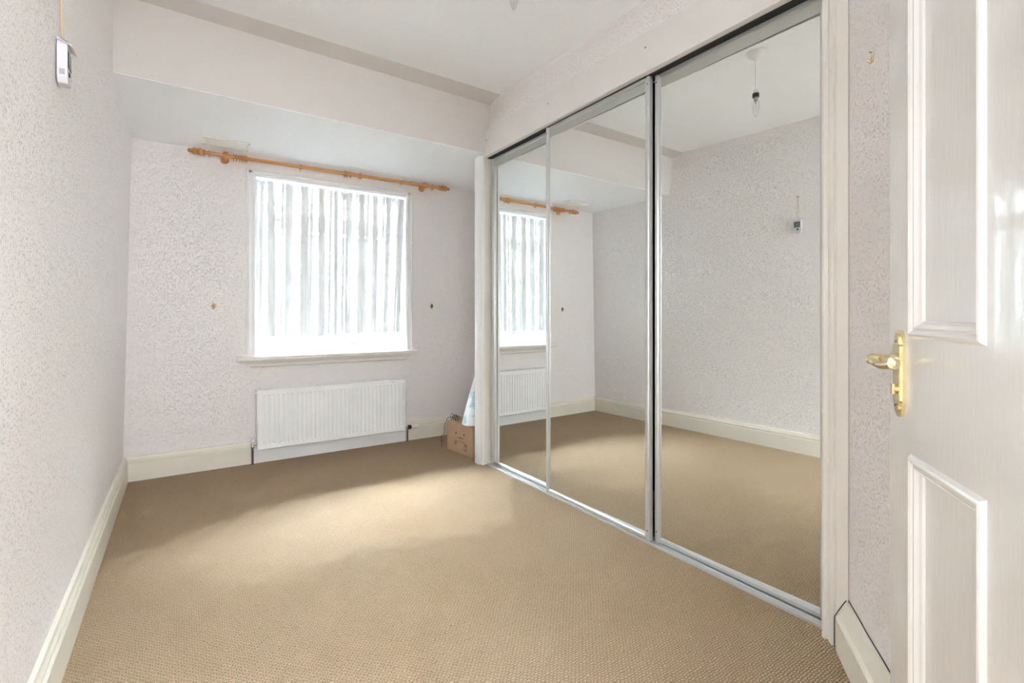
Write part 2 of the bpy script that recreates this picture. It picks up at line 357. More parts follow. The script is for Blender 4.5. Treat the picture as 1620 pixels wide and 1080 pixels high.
ZT = 2.252
def sliding_door(y0, y1, x, ang, gang, label, front):
    t = empty('sliding_mirror_door', (x, (y0+y1)/2, 0.012), R(ang)); tag(t, label, 'mirror door', 'sliding mirror doors of the wardrobe')
    h = (y1-y0)/2; top = ZT-0.012; d = 0.022
    # stiles: C-shaped aluminium profiles (rounded nose, recessed face)
    for s in (-1, 1):
        bm = B(); wd = 0.030
        pr = [(0, 0), (0.0, 0.004), (-0.004, 0.008), (-0.004, 0.015), (0.0, 0.019), (0.003, 0.0225), (0.003, wd), (d, wd), (d, 0)]
        prism(bm, [(u, s*(h-v)) for u, v in pr], (0, 0, 0), (0, 0, top), (1, 0, 0), (0, 1, 0))
        st = link('stile', bm, 'alu', t)
        for z in (0.05, top-0.035):
            link('screw', lathe(B(), [(0.0035, 0), (0.0035, -0.0012), (0, -0.0016)], (-0.0035, s*(h-0.0115), z), (1, 0, 0), 8), 'ink', st)
    bm = B(); prism(bm, [(0.0, 0.004), (0.0, 0.018), (0.004, 0.022), (0.012, 0.024), (d, 0.024), (d, 0.004)], (0, -h+0.03, 0), (0, h-0.03, 0), (1, 0, 0))
    link('bottom_rail', bm, 'alu', t)
    bm = B(); prism(bm, [(0.0, top-0.016), (0.0, top), (d, top), (d, top-0.062), (0.0085, top-0.062), (0.0065, top-0.020), (0.003, top-0.0165)], (0, -h+0.03, 0), (0, h-0.03, 0), (1, 0, 0))
    link('top_rail', bm, 'alu_face', t)
    # mirror pane, hanging a touch askew in its frame; pale bevelled border
    g = R(gang); hw = h-0.026
    mt = Matrix.Translation((0.0135, 0, 0)) @ Matrix.Rotation(g, 4, 'Z')
    pane = link('mirror_pane', box(B(), 0, 0.003, -hw, hw, 0.022, top-0.064, mt), 'mirror', t)
    bm = B()
    for z in (0.0235, top-0.0675): box(bm, -0.0012, 0.001, -hw, hw, z-.0015, z+.0025, mt)
    link('mirror_edge', bm, 'edge', pane)
    return t
sliding_door(0.822, 1.588, 1.894, 0.5, 1.1, 'wide mirrored sliding door nearest the white room door, reflecting the hanging ceiling bulb', False)
sliding_door(1.598, 2.405, 1.862, 0.3, 1.0, 'middle mirrored sliding door standing in front of the other two', True)
sliding_door(2.345, 3.104, 1.894, 0.3, 0.9, 'far mirrored sliding door nearest the window, reflecting window and radiator', False)

# ------------------------------------------------------------------ window
wn = empty('window_1', (1.045, YW, 0)); struct(wn)
def wp(name, bm, m, parent=wn, **k):
    for v in bm.verts: v.co -= Vector((1.045, YW, 0))
    return link(name, bm, m, parent, **k)
XL, XR, ZB, ZTP = 0.437, 1.654, 0.80, 2.155
arch = [(0, 0), (0.022, 0.0), (0.026, 0.006), (0.022, 0.013), (0.013, 0.016), (0.013, 0.034), (0.019, 0.042), (0.013, 0.052), (0, 0.056)]
bm = B(); prism(bm, arch, (XL-0.052, YW, ZB), (XL-0.052, YW, ZTP+.03), (0, -1, 0), (1, 0, 0)); wp('architrave', bm, 'gloss')
bm = B(); prism(bm, arch, (XR+0.030, YW, ZB), (XR+0.030, YW, ZTP+.03), (0, -1, 0), (-1, 0, 0)); wp('architrave', bm, 'gloss')
bm = B(); prism(bm, [(u, -v*.8) for u, v in arch], (XL-0.052, YW, ZTP+.035), (XR+0.030, YW, ZTP+.035), (0, -1, 0)); wp('architrave', bm, 'gloss')
bm = B(); box(bm, XL-.002, XL+.012, YW, YW+.2, ZB, ZTP); box(bm, XR-.012, XR+.002, YW, YW+.2, ZB, ZTP); box(bm, XL, XR, YW, YW+.2, ZTP-.014, ZTP+.002)
wp('lining', bm, 'gloss')
YF = YW+0.075
bm = B(); box(bm, XL+.01, XL+.045, YF, YF+.07, ZB, ZTP-.01); box(bm, XR-.045, XR-.01, YF, YF+.07, ZB, ZTP-.01)
box(bm, XL+.045, XR-.045, YF, YF+.07, ZB, ZB+.052); box(bm, XL+.045, XR-.045, YF, YF+.07, ZTP-.05, ZTP-.01)
wp('frame', bm, 'gloss', bevel=0.003)
wp('mullion', box(B(), 1.03, 1.085, YF-.004, YF+.07, ZB+.05, ZTP-.05), 'gloss', bevel=0.004)
wp('transom', box(B(), XL+.045, 1.03, YF-.002, YF+.07, 1.815, 1.865), 'gloss', bevel=0.004)
wp('transom', box(B(), 1.085, XR-.045, YF-.002, YF+.07, 1.815, 1.865), 'gloss', bevel=0.004)
# hinges / catches seen dark through the lace on the transom
for x in (0.60, 0.83, 0.93, 1.13, 1.22, 1.34): wp('hinge', box(B(), x, x+.022, YF-.012, YF-.003, 1.835, 1.86), 'slate', bevel=0.001)
for s, (a, b) in enumerate(((XL+.045, 1.03), (1.085, XR-.045))):
    for (z0, z1, hs) in ((ZB+.052, 1.815, (1.18, 1.50)), (1.865, ZTP-.05, ())):
        bm = B(); ft = 0.034; y0, y1 = YF+.012, YF+.05
        box(bm, a+.001, a+ft, y0, y1, z0+.001, z1-.001); box(bm, b-ft, b-.001, y0, y1, z0+.001, z1-.001)
        box(bm, a+ft, b-ft, y0, y1, z0+.001, z0+ft); box(bm, a+ft, b-ft, y0, y1, z1-ft, z1-.001)
        sa = wp('casement', bm, 'gloss', bevel=0.003)
        mx = (a+b)/2
        wp('muntin', box(B(), mx-.011, mx+.011, y0+.006, y1-.004, z0+ft, z1-ft), 'gloss', sa, bevel=0.003)
        for hz in hs:
            wp('muntin', box(B(), a+ft, mx-.011, y0+.007, y1-.004, hz-.011, hz+.011), 'gloss', sa, bevel=0.002)
            wp('muntin', box(B(), mx+.011, b-ft, y0+.007, y1-.004, hz-.011, hz+.011), 'gloss', sa, bevel=0.002)
        zs = [z0+ft-.005]+list(hs)+[z1-ft+.005]
        for za, zb in zip(zs, zs[1:]):
            for xa, xb in ((a+ft-.005, mx), (mx, b-ft+.005)):
                wp('pane', box(B(), xa, xb, y0+.016, y0+.019, za, zb), 'glass', sa)
# casement stay on the right sash
bm = B(); box(bm, 1.17, 1.175, YF-.006, YF, 0, 0)
bm.free(); bm = B(); tube(bm, [(1.155, YF-.03, .876), (1.17, YF-.030, .880), (1.30, YF-.030, .887), (1.44, YF-.030, .893), (1.47, YF-.030, .893)], [0.003, 0.0055, 0.005, 0.005, 0.003], 8)
stay = wp('casement_stay', bm, 'steel', smooth=True)
bm = B(); lathe(bm, [(0.009, 0), (0.009, 0.004), (0.004, 0.006), (0.004, 0.018), (0.0, 0.02)], (1.185, YF+.004, 0.862), (0, -1, 0.2), 12); lathe(bm, [(0.009, 0), (0.009, 0.004), (0.004, 0.006), (0.004, 0.018), (0.0, 0.02)], (1.215, YF+.004, 0.862), (0, -1, 0.2), 12)
wp('stay_peg', bm, 'steel', stay, smooth=True)
bm = B(); tube(bm, [(1.36+.018*math.cos(2*PI*k/14), YF-.020, .884+.009*math.sin(2*PI*k/14)) for k in range(14)], 0.0028, 6, True)
wp('stay_bracket', bm, 'steel', stay, smooth=True)
# sill board and apron
bm = B(); sp = [(-0.10, 0.763), (0.074, 0.763), (0.081, 0.768), (0.083, 0.778), (0.081, 0.790), (0.074, 0.796), (-0.10, 0.802)]
prism(bm, [(u, v) for u, v in sp], (XL-.001, YW, 0), (XR+.001, YW, 0), (0, -1, 0)); prism(bm, [(max(u, 0), v) for u, v in sp], (0.326, YW, 0), (XL-.001, YW, 0), (0, -1, 0)); prism(bm, [(max(u, 0), v) for u, v in sp], (XR+.001, YW, 0), (1.72, YW, 0), (0, -1, 0))
wp('window_sill', bm, 'casing')
bm = B(); pa = [(0, 0.764), (0.062, 0.764), (0.052, 0.750), (0.040, 0.740), (0.036, 0.722), (0.026, 0.712), (0, 0.712)]
ra = [bm.verts.new((0.372+(0.764-v)*0.8, YW-u, v)) for u, v in pa]; rb = [bm.verts.new((1.668-(0.764-v)*0.8, YW-u, v)) for u, v in pa]
for i in range(len(pa)): j = (i+1) % len(pa); bm.faces.new([ra[i], ra[j], rb[j], rb[i]])
bm.faces.new(ra); bm.faces.new(rb)
wp('sill_apron', bm, 'casing')

# net curtains on a wire
def net(x0t, x1t, x0b, x1b, z0, seed, label, zt=2.125):
    bm = B(); uv = bm.loops.layers.uv.new('UVMap'); gl = bm.verts.layers.float.new('gather'); nx, nz = 170, 44; rnd = random.Random(seed)
    ph = [rnd.uniform(0, 6.28) for _ in range(4)]; V = []
    for j in range(nz+1):
        t = j/nz; row = []
        for i in range(nx+1):
            s = i/nx
            x = (x0t+(x1t-x0t)*s)*(1-t)+(x0b+(x1b-x0b)*s)*t
            ruf = 0.010*math.exp(-t*6)*math.sin(s*85+ph[3])
            f = 0.016*(0.35+0.65*min(1, t*2.5))*(math.sin(s*31+ph[0]+0.6*math.sin(t*2+ph[1]))+0.6*math.sin(s*53+ph[1]+t)+0.35*math.sin(s*97+ph[2]))
            x += 0.35*f*math.cos(s*31+ph[0])
            zz = zt+(z0-zt)*t+(0.004*math.sin(s*60+ph[2]) if j == nz else 0)
            vv = bm.verts.new((x, YW+0.034+(f+ruf)*0.62, zz))
            q = math.sin(s*31+ph[0]+0.6*math.sin(t*2+ph[1])+1.2); q2 = math.sin(s*53+ph[1]+t+.7)
            vv[gl] = max(0.0, max(q-0.05, 0)*1.5+max(q2-0.45, 0)*1.8)*min(1, 0.55+t*2.2)
            row.append((vv, s*0.85+ (f*0.6), t*1.25))
        V.append(row)
    for j in range(nz):
        for i in range(nx):
            q = (V[j][i], V[j][i+1], V[j+1][i+1], V[j+1][i]); fc = bm.faces.new([a[0] for a in q])
            for lp, a in zip(fc.loops, q): lp[uv].uv = (a[1], a[2])
    o = link('net_curtain', bm, 'lace', smooth=False)
    for p in o.data.polygons: p.use_smooth = True
    tag(o, label, 'curtain'); return o
net(0.452, 1.062, 0.455, 1.055, 0.937, 3, 'white lace net curtain over the left half of the window, above the hedge view')
net(1.066, 1.638, 1.060, 1.600, 0.949, 11, 'white lace net curtain over the right half of the window, above the casement stay')
bm = B(); tube(bm, [(XL+.012+ (XR-XL-.024)*i/20, YW+.034, 2.126-0.004*math.sin(PI*i/20)) for i in range(21)], 0.0022, 6)
tube(bm, [(XL+.012, YW+.034, 2.126), (XL+.012, YW+.02, 2.126)], .004, 6)
tag(link('curtain_wire', bm, 'plastic'), 'thin white stretch wire holding the lace net curtains inside the window frame', 'wire')

# ------------------------------------------------------------------ curtain pole
def pz(x): return 2.2345+(x-0.02)*0.006
YP = 4.035
pole = empty('curtain_pole', (1.0, YP, 2.24)); tag(pole, 'varnished pine curtain pole mounted above the window', 'curtain pole')
pdir = Vector((1, 0, 0.006)).normalized()
def pp(x): return Vector((x-1.0, 0, pz(x)-2.24))
bm = B(); tube(bm, [pp(0.10), pp(1.93)], 0.0135, 20); link('rod', bm, 'wood', pole, smooth=True)
fin = [(0.0145, 0), (0.020, 0.004), (0.020, 0.010), (0.013, 0.015), (0.021, 0.022), (0.026, 0.034), (0.022, 0.046), (0.016, 0.052), (0.021, 0.058), (0.025, 0.066), (0.020, 0.076), (0.012, 0.080), (0.013, 0.088), (0.013, 0.102), (0.004, 0.107)]
link('finial', lathe(B(), fin, pp(0.128), -pdir), 'wood', pole, smooth=True)
link('finial', lathe(B(), fin, pp(1.905), pdir), 'wood', pole, smooth=True)
for x in (0.248, 1.772):
    c = pp(x); bm = B()
    lathe(bm, [(0.027, 0), (0.027, 0.010), (0.022, 0.014), (0.012, 0.018), (0.011, 0.055), (0.015, 0.066)], (c.x, 0.088, c.z-0.012), (0, -1, 0.12), 24)
    lathe(bm, [(0.0155, -0.017), (0.022, -0.017), (0.0245, -0.010), (0.026, 0), (0.0245, 0.010), (0.022, 0.017), (0.0155, 0.017)], c, pdir, 24)
    link('bracket', bm, 'wood', pole, smooth=True)
ring0 = None
def ring(x, label, group, tilt=0.0):
    global ring0
    if ring0 is None:
        bm = B(); tube(bm, [(0, 0.0205*math.cos(2*PI*k/24), 0.0205*math.sin(2*PI*k/24)) for k in range(24)], 0.0038, 8, True)
        o = link('curtain_ring', bm, 'wood', smooth=True)
        bm = B(); tube(bm, [(0, 0.0045*math.cos(2*PI*k/10), -0.029+0.0055*math.sin(2*PI*k/10)) for k in range(10)], 0.0011, 6, True)
        e = link('screw_eye', bm, 'brass', o, smooth=True); ring0 = o
    else:
        o = ring0.copy(); C.objects.link(o)
        for ch in ring0.children: c = ch.copy(); C.objects.link(c); c.parent = o
    o.location = (x, YP, pz(x)-0.0035); o.rotation_euler = (0, tilt, random.uniform(-.06, .06))
    tag(o, label, 'curtain ring', group)
sets = [((0.148,), 'single pine curtain ring against the left end knob of the pole', None, 0.05),
        ((0.298, 0.316, 0.334, 0.346, 0.357, 0.368, 0.379), 'just right of the left pole bracket', 'curtain rings bunched by the left bracket', 0.0),
        ((0.743,), 'single pine curtain ring hanging over the left half of the window', None, -0.05),
        ((1.075, 1.087, 1.099, 1.123), 'at the middle of the pole', 'curtain rings bunched mid pole', 0.0),
        ((1.193, 1.207), 'one of the two pine curtain rings just right of the middle bunch', 'pair of curtain rings right of the middle bunch', 0.0),
        ((1.556,), 'single tilted pine curtain ring above the right end of the window', None, 0.5),
        ((1.842,), 'single pine curtain ring between the right bracket and right end knob', None, 0.0)]
ordw = ['first', 'second', 'third', 'fourth', 'fifth', 'sixth', 'seventh']
for xs, lab, grp, tl in sets:
    for k, x in enumerate(xs):
        if grp and len(xs) > 2: ring(x, ordw[k]+' pine curtain ring from the left, bunched '+lab, grp, tl)
        elif grp: ring(x, ('left' if k == 0 else 'right')+' '+lab, grp, tl)
        else: ring(x, lab, grp, tl)

# ------------------------------------------------------------------ vent cover on the alcove ceiling
v = empty('ceiling_vent', (0.245, 3.885, 2.284)); tag(v, 'off white plastic vent cover screwed to the low ceiling near the curtain pole', 'vent')
bm = B(); a, b2 = 0.140, 0.085
box(bm, -a, a, -b2, -b2+.016, -0.012, 0); box(bm, -a, a, b2-.016, b2, -0.012, 0); box(bm, -a, -a+.016, -b2+.016, b2-.016, -0.012, 0); box(bm, a-.016, a, -b2+.016, b2-.016, -0.012, 0)
link('vent_frame', bm, 'vent', v, bevel=0.003)
link('backing', box(B(), -a+.016, a-.016, -b2+.016, b2-.016, -0.003, 0), 'vent', v)
for k in range(9):
    y = -b2+.024+k*0.0153
    link('slat', box(B(), -a+.018, a-.018, 0, 0.009, -0.0015, 0.0, Matrix.Translation((0, y, -0.006)) @ Matrix.Rotation(R(-25), 4, 'X')), 'vent', v)
for sx in (-1, 1):
    for sy in (-1, 1): link('screw', lathe(B(), [(0.004, 0), (0.004, -0.002), (0, -0.003)], (sx*(a-.009), sy*(b2-.009), -0.012), (0, 0, 1), 8), 'screw', v)

# ------------------------------------------------------------------ spade shaped tie-back plates
def spade(x, z, label):
    t = empty('tieback_hook', (x, YW, z)); tag(t, label, 'hook', 'spade shaped tie back hooks beside the window')
    pts = [(0, 0.026), (0.006, 0.016), (0.013, 0.004), (0.0145, -0.003), (0.012, -0.010), (0.006, -0.014), (0.0035, -0.016), (0.0035, -0.026), (-0.0035, -0.026), (-0.0035, -0.016), (-0.006, -0.014), (-0.012, -0.010), (-0.0145, -0.003), (-0.013, 0.004), (-0.006, 0.016)]
    bm = B(); prism(bm, pts, (0, -0.0035, 0), (0, 0.0, 0), (1, 0, 0)); link('back_plate', bm, 'oldbrass', t)
    bm = B(); tube(bm, [(0, -0.003, -0.004), (0, -0.014, -0.006), (0, -0.020, -0.003), (0, -0.022, 0.006)], [0.003, 0.0026, 0.0024, 0.003], 8); link('hook', bm, 'oldbrass', t, smooth=True)
spade(0.179, 1.167, 'small spade shaped brass tie back hook on the wall left of the window')
spade(1.877, 1.184, 'small spade shaped dark brass tie back hook on the wall right of the window')

# ------------------------------------------------------------------ radiator
rd = empty('radiator', (1.023, YW-0.055, 0)); tag(rd, 'white ribbed panel radiator hung under the window', 'radiator')
w2 = 0.5715; z0, z1 = 0.106, 0.552
bm = B(); nf = 34; prof = []; inner = w2-0.022
xs = [(-w2, 0.012), (-w2+.006, 0.0), (-inner-.002, 0.0)]
pitch = 2*inner/nf
for k in range(nf):
    xx = -inner+k*pitch
    xs += [(xx+.001, 0.0), (xx+pitch*.30, 0.0), (xx+pitch*.42, 0.0075), (xx+pitch*.72, 0.0075), (xx+pitch*.86, 0.0)]
xs += [(inner+.002, 0.0), (w2-.006, 0.0), (w2, 0.012)]
# front sheet: flat margins top and bottom, pressed channels between
zr = [(z0, 0.012, 0), (z0+.006, 0.0, 0), (z0+.030, 0.0, 0), (z0+.042, 0.0, 1), (z1-.050, 0.0, 1), (z1-.040, 0, 0), (z1-.006, 0.0, 0), (z1, 0.010, 0)]
rows = []
for z, yo, ch in zr: rows.append([bm.verts.new((x, -0.035+max(yo, (d if (ch or d > .009) else 0)), z)) for x, d in xs])
for a, b in zip(rows, rows[1:]):
    for i in range(len(xs)-1): bm.faces.new([a[i], a[i+1], b[i+1], b[i]])
link('front_panel', bm, 'rad', rd)
link('side_cover', box(B(), -w2-.001, -w2+.003, -0.028, 0.030, z0+.004, z1-.004), 'rad', rd, bevel=0.001)
link('side_cover', box(B(), w2-.003, w2+.001, -0.028, 0.030, z0+.004, z1-.004), 'rad', rd, bevel=0.001)
bm = B(); box(bm, -w2+.003, w2-.003, 0.018, 0.022, z0+.01, z1-.01)
for k in range(60): x = -w2+.02+k*(2*w2-.04)/59; box(bm, x-.0006, x+.0006, -0.02, 0.018, z0+.03, z1-.03)
link('convector', bm, 'rad', rd)
bm = B(); box(bm, -w2+.003, w2-.003, -0.026, -0.021, z1-.006, z1-.001); box(bm, -w2+.003, w2-.003, 0.02, 0.028, z1-.006, z1-.001)
for k in range(75): x = -w2+.012+k*(2*w2-.024)/74; box(bm, x-.0025, x+.0025, -0.021, 0.02, z1-.006, z1-.002)
link('top_grille', bm, 'rad', rd)
for sx in (-.4, .4): link('wall_bracket', box(B(), sx-.02, sx+.02, 0.022, 0.0545, z0+.05, z1-.05), 'rad', rd)
bm = B(); lathe(bm, [(0.009, 0), (0.009, 0.012), (0.006, 0.014), (0.006, 0.02)], (-w2, 0, z1-.03), (-1, 0, 0), 12); link('air_vent', bm, 'rad', rd, smooth=True)
link('badge', box(B(), 0.44, 0.475, -0.0365, -0.035, z1-.022, z1-.016), 'alu', rd)
# lockshield valve, left
bm = B(); x = -w2-.030
tube(bm, [(x+.032, 0, z0+.045), (x, 0, z0+.045)], 0.0095, 12); lathe(bm, [(0.010, 0), (0.013, 0.004), (0.013, 0.018), (0.010, 0.022), (0.010, 0.05)], (x, 0, z0+.012), (0, 0, 1), 14)
vl = link('lockshield_valve', bm, 'steel', rd, smooth=True)
link('valve_cap', lathe(B(), [(0.012, 0), (0.012, 0.024), (0.009, 0.030)], (x, 0, z0+.058), (0, 0, 1), 14), 'plastic', vl, smooth=True)
link('pipe', tube(B(), [(x, 0, 0.0), (x, 0, z0+.014)], 0.008, 12), 'copper', rd, smooth=True)
# thermostatic valve, right
bm = B(); x = w2+.028
tube(bm, [(x-.030, 0, z0+.018), (x+.004, 0, z0+.018)], 0.0095, 12); lathe(bm, [(0.010, -0.03), (0.012, -0.026), (0.012, -0.012), (0.011, 0.008)], (x, 0, z0+.018), (0, 0, 1), 14)
vr = link('thermostatic_valve', bm, 'steel', rd, smooth=True)
link('valve_collar', lathe(B(), [(0.014, 0), (0.019, 0.004), (0.019, 0.024), (0.015, 0.030)], (x+.004, 0, z0+.018), (1, 0, 0), 18), 'dark', vr, smooth=True)
link('valve_head', lathe(B(), [(0.013, 0), (0.017, 0.006), (0.018, 0.02), (0.015, 0.058), (0.012, 0.062)], (x+.034, 0, z0+.018), (1, 0, 0), 18), 'plastic', vr, smooth=True)
link('pipe', tube(B(), [(x, 0, 0.0), (x, 0, z0-.010)], 0.008, 12), 'copper', rd, smooth=True)

# ------------------------------------------------------------------ box, wire, bag in the alcove corner
bx = empty('cardboard_box', (1.850, 3.318, 0), R(6.8)); tag(bx, 'brown cardboard box with small black print standing on the carpet in the alcove corner', 'box')
LX, LY, LH = 0.27, 0.352, 0.232; tk = 0.004
bm = B(); box(bm, 0, tk, 0, LY, 0, LH); box(bm, LX-tk, LX, 0, LY, 0, LH); box(bm, tk, LX-tk, 0, tk, 0, LH); box(bm, tk, LX-tk, LY-tk, LY, 0, LH); box(bm, tk, LX-tk, tk, LY-tk, 0, tk)
link('carton', bm, 'card', bx)
def flap(pts, nm='flap'):
    bm = B(); vs = [Vector(p) for p in pts]; hexa(bm, vs, [p+Vector((0, 0, 0.003)) for p in vs]); link(nm, bm, 'card', bx)
flap([(0, 0, LH), (0.132, 0, LH+.006), (0.132, LY, LH+.004), (0, LY, LH)])
flap([(LX, 0, LH), (0.137, 0, LH+.010), (0.137, LY, LH+.009), (LX, LY, LH)])
bm = B(); box(bm, -0.0008, 0, 0.105, 0.122, 0.150, 0.162); box(bm, -0.0008, 0, 0.215, 0.232, 0.150, 0.162)
for k in range(5): box(bm, -0.0008, 0, 0.118+k*0.016, 0.130+k*0.016, 0.121+(k % 2)*.002, 0.128)
box(bm, -0.0008, 0, 0.10, 0.235, 0.0925, 0.095)
for y in (0.075, 0.095, 0.215, 0.232):
    box(bm, -0.0008, 0, y, y+.010, 0.070, 0.084); box(bm, -0.0008, 0, y-.002, y+.012, 0.058, 0.061)
for k in range(3): box(bm, -0.0008, 0, 0.075, 0.110, 0.044-k*.006, 0.046-k*.006)
link('printed_marks', bm, 'ink', bx)
bm = B(); box(bm, 0.10, 0.17, -0.0008, 0, 0.02, LH); link('tape', bm, mat('parcel_tape', (0.36, 0.24, 0.15), 0.3), bx)
def coil(cx, cy, cz, n, r, step, d=(0, 1, 0)):
    pts = []
    for k in range(n*12): a = 2*PI*k/12; q = k/12; pts.append((cx+r*math.cos(a)*0.55+random.uniform(-.001, .001), cy+step*q+r*0.5*math.sin(a), cz+r*math.sin(a+.5)*(0.8+.2*math.sin(q*2.1))))
    return pts
bm = B(); pts = coil(1.835, 3.535, LH+.038, 4, 0.024, 0.028); 
pts = [(1.80, 3.69, 0.03+0*k) for k in range(0)]+pts
tube(bm, pts, 0.0020, 6); tube(bm, coil(1.86, 3.53, LH+.030, 4, 0.018, 0.028), 0.0016, 6)
tube(bm, [(1.835, 3.54, LH+.05), (1.81, 3.66, LH+.03), (1.795, 3.682, LH-.03), (1.79, 3.685, 0.13), (1.785, 3.69, 0.115), (1.765, 3.70, 0.095), (1.765, 3.705, 0.065), (1.785, 3.70, 0.05), (1.79, 3.695, 0.075), (1.776, 3.692, 0.09), (1.77, 3.70, 0.05), (1.78, 3.70, 0.01)], 0.0018, 6)
tag(link('coiled_wire', bm, 'ink', smooth=True), 'tangled dark curly wire lying on top of the cardboard box and down its side', 'wire')
# carrier bag: a slumped, pinched sack leaning on the box
bm = B(); nu, nv = 28, 18; rows = []
for j in range(nv+1):
    t = j/nv; hw = 0.165*(1-0.70*t**1.1)+0.004; dp = 0.080*(1-t)**0.7+0.008; row = []
    for i in range(nu):
        a = 2*PI*i/nu; c, s = math.cos(a), math.sin(a)
        x = (abs(c)**0.7)*(1 if c > 0 else -1)*hw; y = (abs(s)**0.7)*(1 if s > 0 else -1)*dp
        k = 0.010*noise.noise(Vector((x*14, y*14, t*5)))
        row.append(bm.verts.new((x+k, y+k, 0.395*t)))
    rows.append(row)
for a, b in zip(rows, rows[1:]):
    for i in range(nu): j = (i+1) % nu; bm.faces.new([a[i], a[j], b[j], b[i]])
bm.faces.new(rows[0]); bm.faces.new(rows[-1])
bag = link('carrier_bag', bm, 'bag', smooth=True); bag.location = (1.985, 3.415, LH+.0135); bag.rotation_euler = (0, 0, R(8))
tag(bag, 'white plastic carrier bag with teal and blue print slumped on the cardboard box', 'bag')

# ------------------------------------------------------------------ pendant light
PX, PY = 1.035, 1.537; pzc = ceilz(PY)
pd = empty('pendant_light', (PX, PY, pzc)); tag(pd, 'white ceiling rose with flex and bare clear bulb hanging from the ceiling', 'lamp')
link('ceiling_rose', lathe(B(), [(0.050, 0.006), (0.050, -0.006), (0.046, -0.018), (0.034, -0.030), (0.016, -0.036), (0.008, -0.044), (0.006, -0.048)], (0, 0, 0), (0, 0, 1), 32), 'plastic', pd, smooth=True)
link('flex', tube(B(), [(0, 0, -0.045), (0.001, 0, -0.13), (-.001, .001, -0.222)], 0.0028, 8), 'plastic', pd, smooth=True)
link('lamp_holder', lathe(B(), [(0.005, -0.214), (0.010, -0.218), (0.014, -0.228), (0.015, -0.240)], (0, 0, 0), (0, 0, 1), 20), 'plastic', pd, smooth=True)
link('collar', lathe(B(), [(0.016, -0.239), (0.0185, -0.241), (0.0185, -0.262), (0.016, -0.264)], (0, 0, 0), (0, 0, 1), 20), 'dark', pd, smooth=True)
bl = link('bulb', lathe(B(), [(0.012, -0.262), (0.013, -0.275), (0.019, -0.292), (0.021, -0.312), (0.019, -0.335), (0.013, -0.360), (0.006, -0.374), (0.001, -0.378)], (0, 0, 0), (0, 0, 1), 24), 'bulbglass', pd, smooth=True)
link('bulb_cap', lathe(B(), [(0.011, -0.260), (0.011, -0.280), (0.006, -0.284), (0.003, -0.300)], (0, 0, 0), (0, 0, 1), 16), 'steel', bl, smooth=True)
bm = B(); tube(bm, [(-.004, 0, -0.296), (-.005, 0, -0.33)], 0.0012, 6); tube(bm, [(.004, 0, -0.296), (.005, 0, -0.33)], 0.0012, 6); lathe(bm, [(0.004, -0.30), (0.005, -0.31), (0.005, -0.335), (0.002, -0.345)], (0, 0, 0), (0, 0, 1), 10)
link('capsule', bm, 'bulbglass', bl)

# ------------------------------------------------------------------ room thermometer on twine, left wall
TY, TZ = 1.865, 1.752
th = empty('room_thermometer', (wx(1.8)+.001, TY, TZ)); tag(th, 'small pale grey digital thermometer hanging on twine from the left wall', 'thermometer')
H = 0.122; Wd = 0.030
prof = [(-Wd, 0.016), (-Wd+.012, 0.0), (Wd-.012, 0.0), (Wd, 0.016), (Wd, H-.018), (Wd-.012, H), (-Wd+.012, H), (-Wd, H-.018)]
bm = B(); prism(bm, prof, (0.004, 0, 0), (0.026, 0, 0), (0, 1, 0)); link('case', bm, 'lilac', th, bevel=0.0015)
bm = B(); prism(bm, [(0.004, H-.006), (0.034, H-.012), (0.038, H-.022), (0.030, H-.016), (0.004, H+.002)], (0, -Wd-.002, 0), (0, Wd+.002, 0), (1, 0, 0)); link('hood', bm, 'lilac', th)
sc = link('display_bezel', box(B(), 0.0258, 0.0275, -0.021, 0.021, 0.046, 0.090), 'dark', th)
link('display', box(B(), 0.0272, 0.0279, -0.017, 0.017, 0.050, 0.086), 'lcd', sc)
link('button', lathe(B(), [(0.0075, 0), (0.0075, 0.0018), (0.005, 0.0028)], (0.0258, -0.004, 0.030), (1, 0, 0), 14), 'dark', th)
link('side_grille', box(B(), 0.009, 0.021, -Wd-.0006, -Wd+.001, 0.020, 0.036), mat('grey_mesh', (0.42, 0.41, 0.43), 0.7), th)
bm = B(); tube(bm, [(0.012, -0.006, H-.002), (0.009, -0.004, H+.08), (0.005, 0.0, 0.283)], 0.0016, 6); tube(bm, [(0.014, 0.006, H-.002), (0.011, 0.006, H+.06), (0.006, 0.002, 0.283)], 0.0016, 6)
tube(bm, [(0.006, 0, 0.283), (0.008, -0.012, 0.292), (0.008, -0.006, 0.300), (0.007, 0.004, 0.284), (0.008, 0.014, 0.296), (0.008, 0.006, 0.302), (0.007, -0.002, 0.287)], 0.0016, 6)
link('twine', bm, 'twine', th, smooth=True)
nl = empty('wall_nail', (wx(2.04), TY, TZ+.286)); tag(nl, 'small dark nail in the left wall holding the thermometer twine', 'nail')
link('nail_shaft', tube(B(), [(-0.006, 0, 0), (0.014, 0, 0.003)], 0.0015, 8), 'screw', nl); link('nail_head', lathe(B(), [(0.0035, 0), (0.0035, 0.0012)], (0.0138, 0, 0.003), (1, 0, 0.1), 10), 'screw', nl)

# ------------------------------------------------------------------ picture hook on the diagonal wall
HP = Vector((1.6385, 0.594, 1.842))
hk = empty('picture_hook', HP, math.atan2(dn.y, dn.x)-PI/2); tag(hk, 'small brass picture hook nailed to the wall beside the wardrobe casing', 'hook')
bm = B(); tube(bm, [(0, 0.001, 0.010), (0, 0.0015, -0.012), (0, 0.006, -0.018), (0, 0.012, -0.014), (0, 0.013, -0.008)], [0.0042, 0.0042, 0.0038, 0.0034, 0.003], 8); link('hook', bm, 'brass', hk, smooth=True)
link('nail', tube(B(), [(0, -0.006, 0.004), (0, 0.010, 0.012)], 0.0016, 6), 'screw', hk)

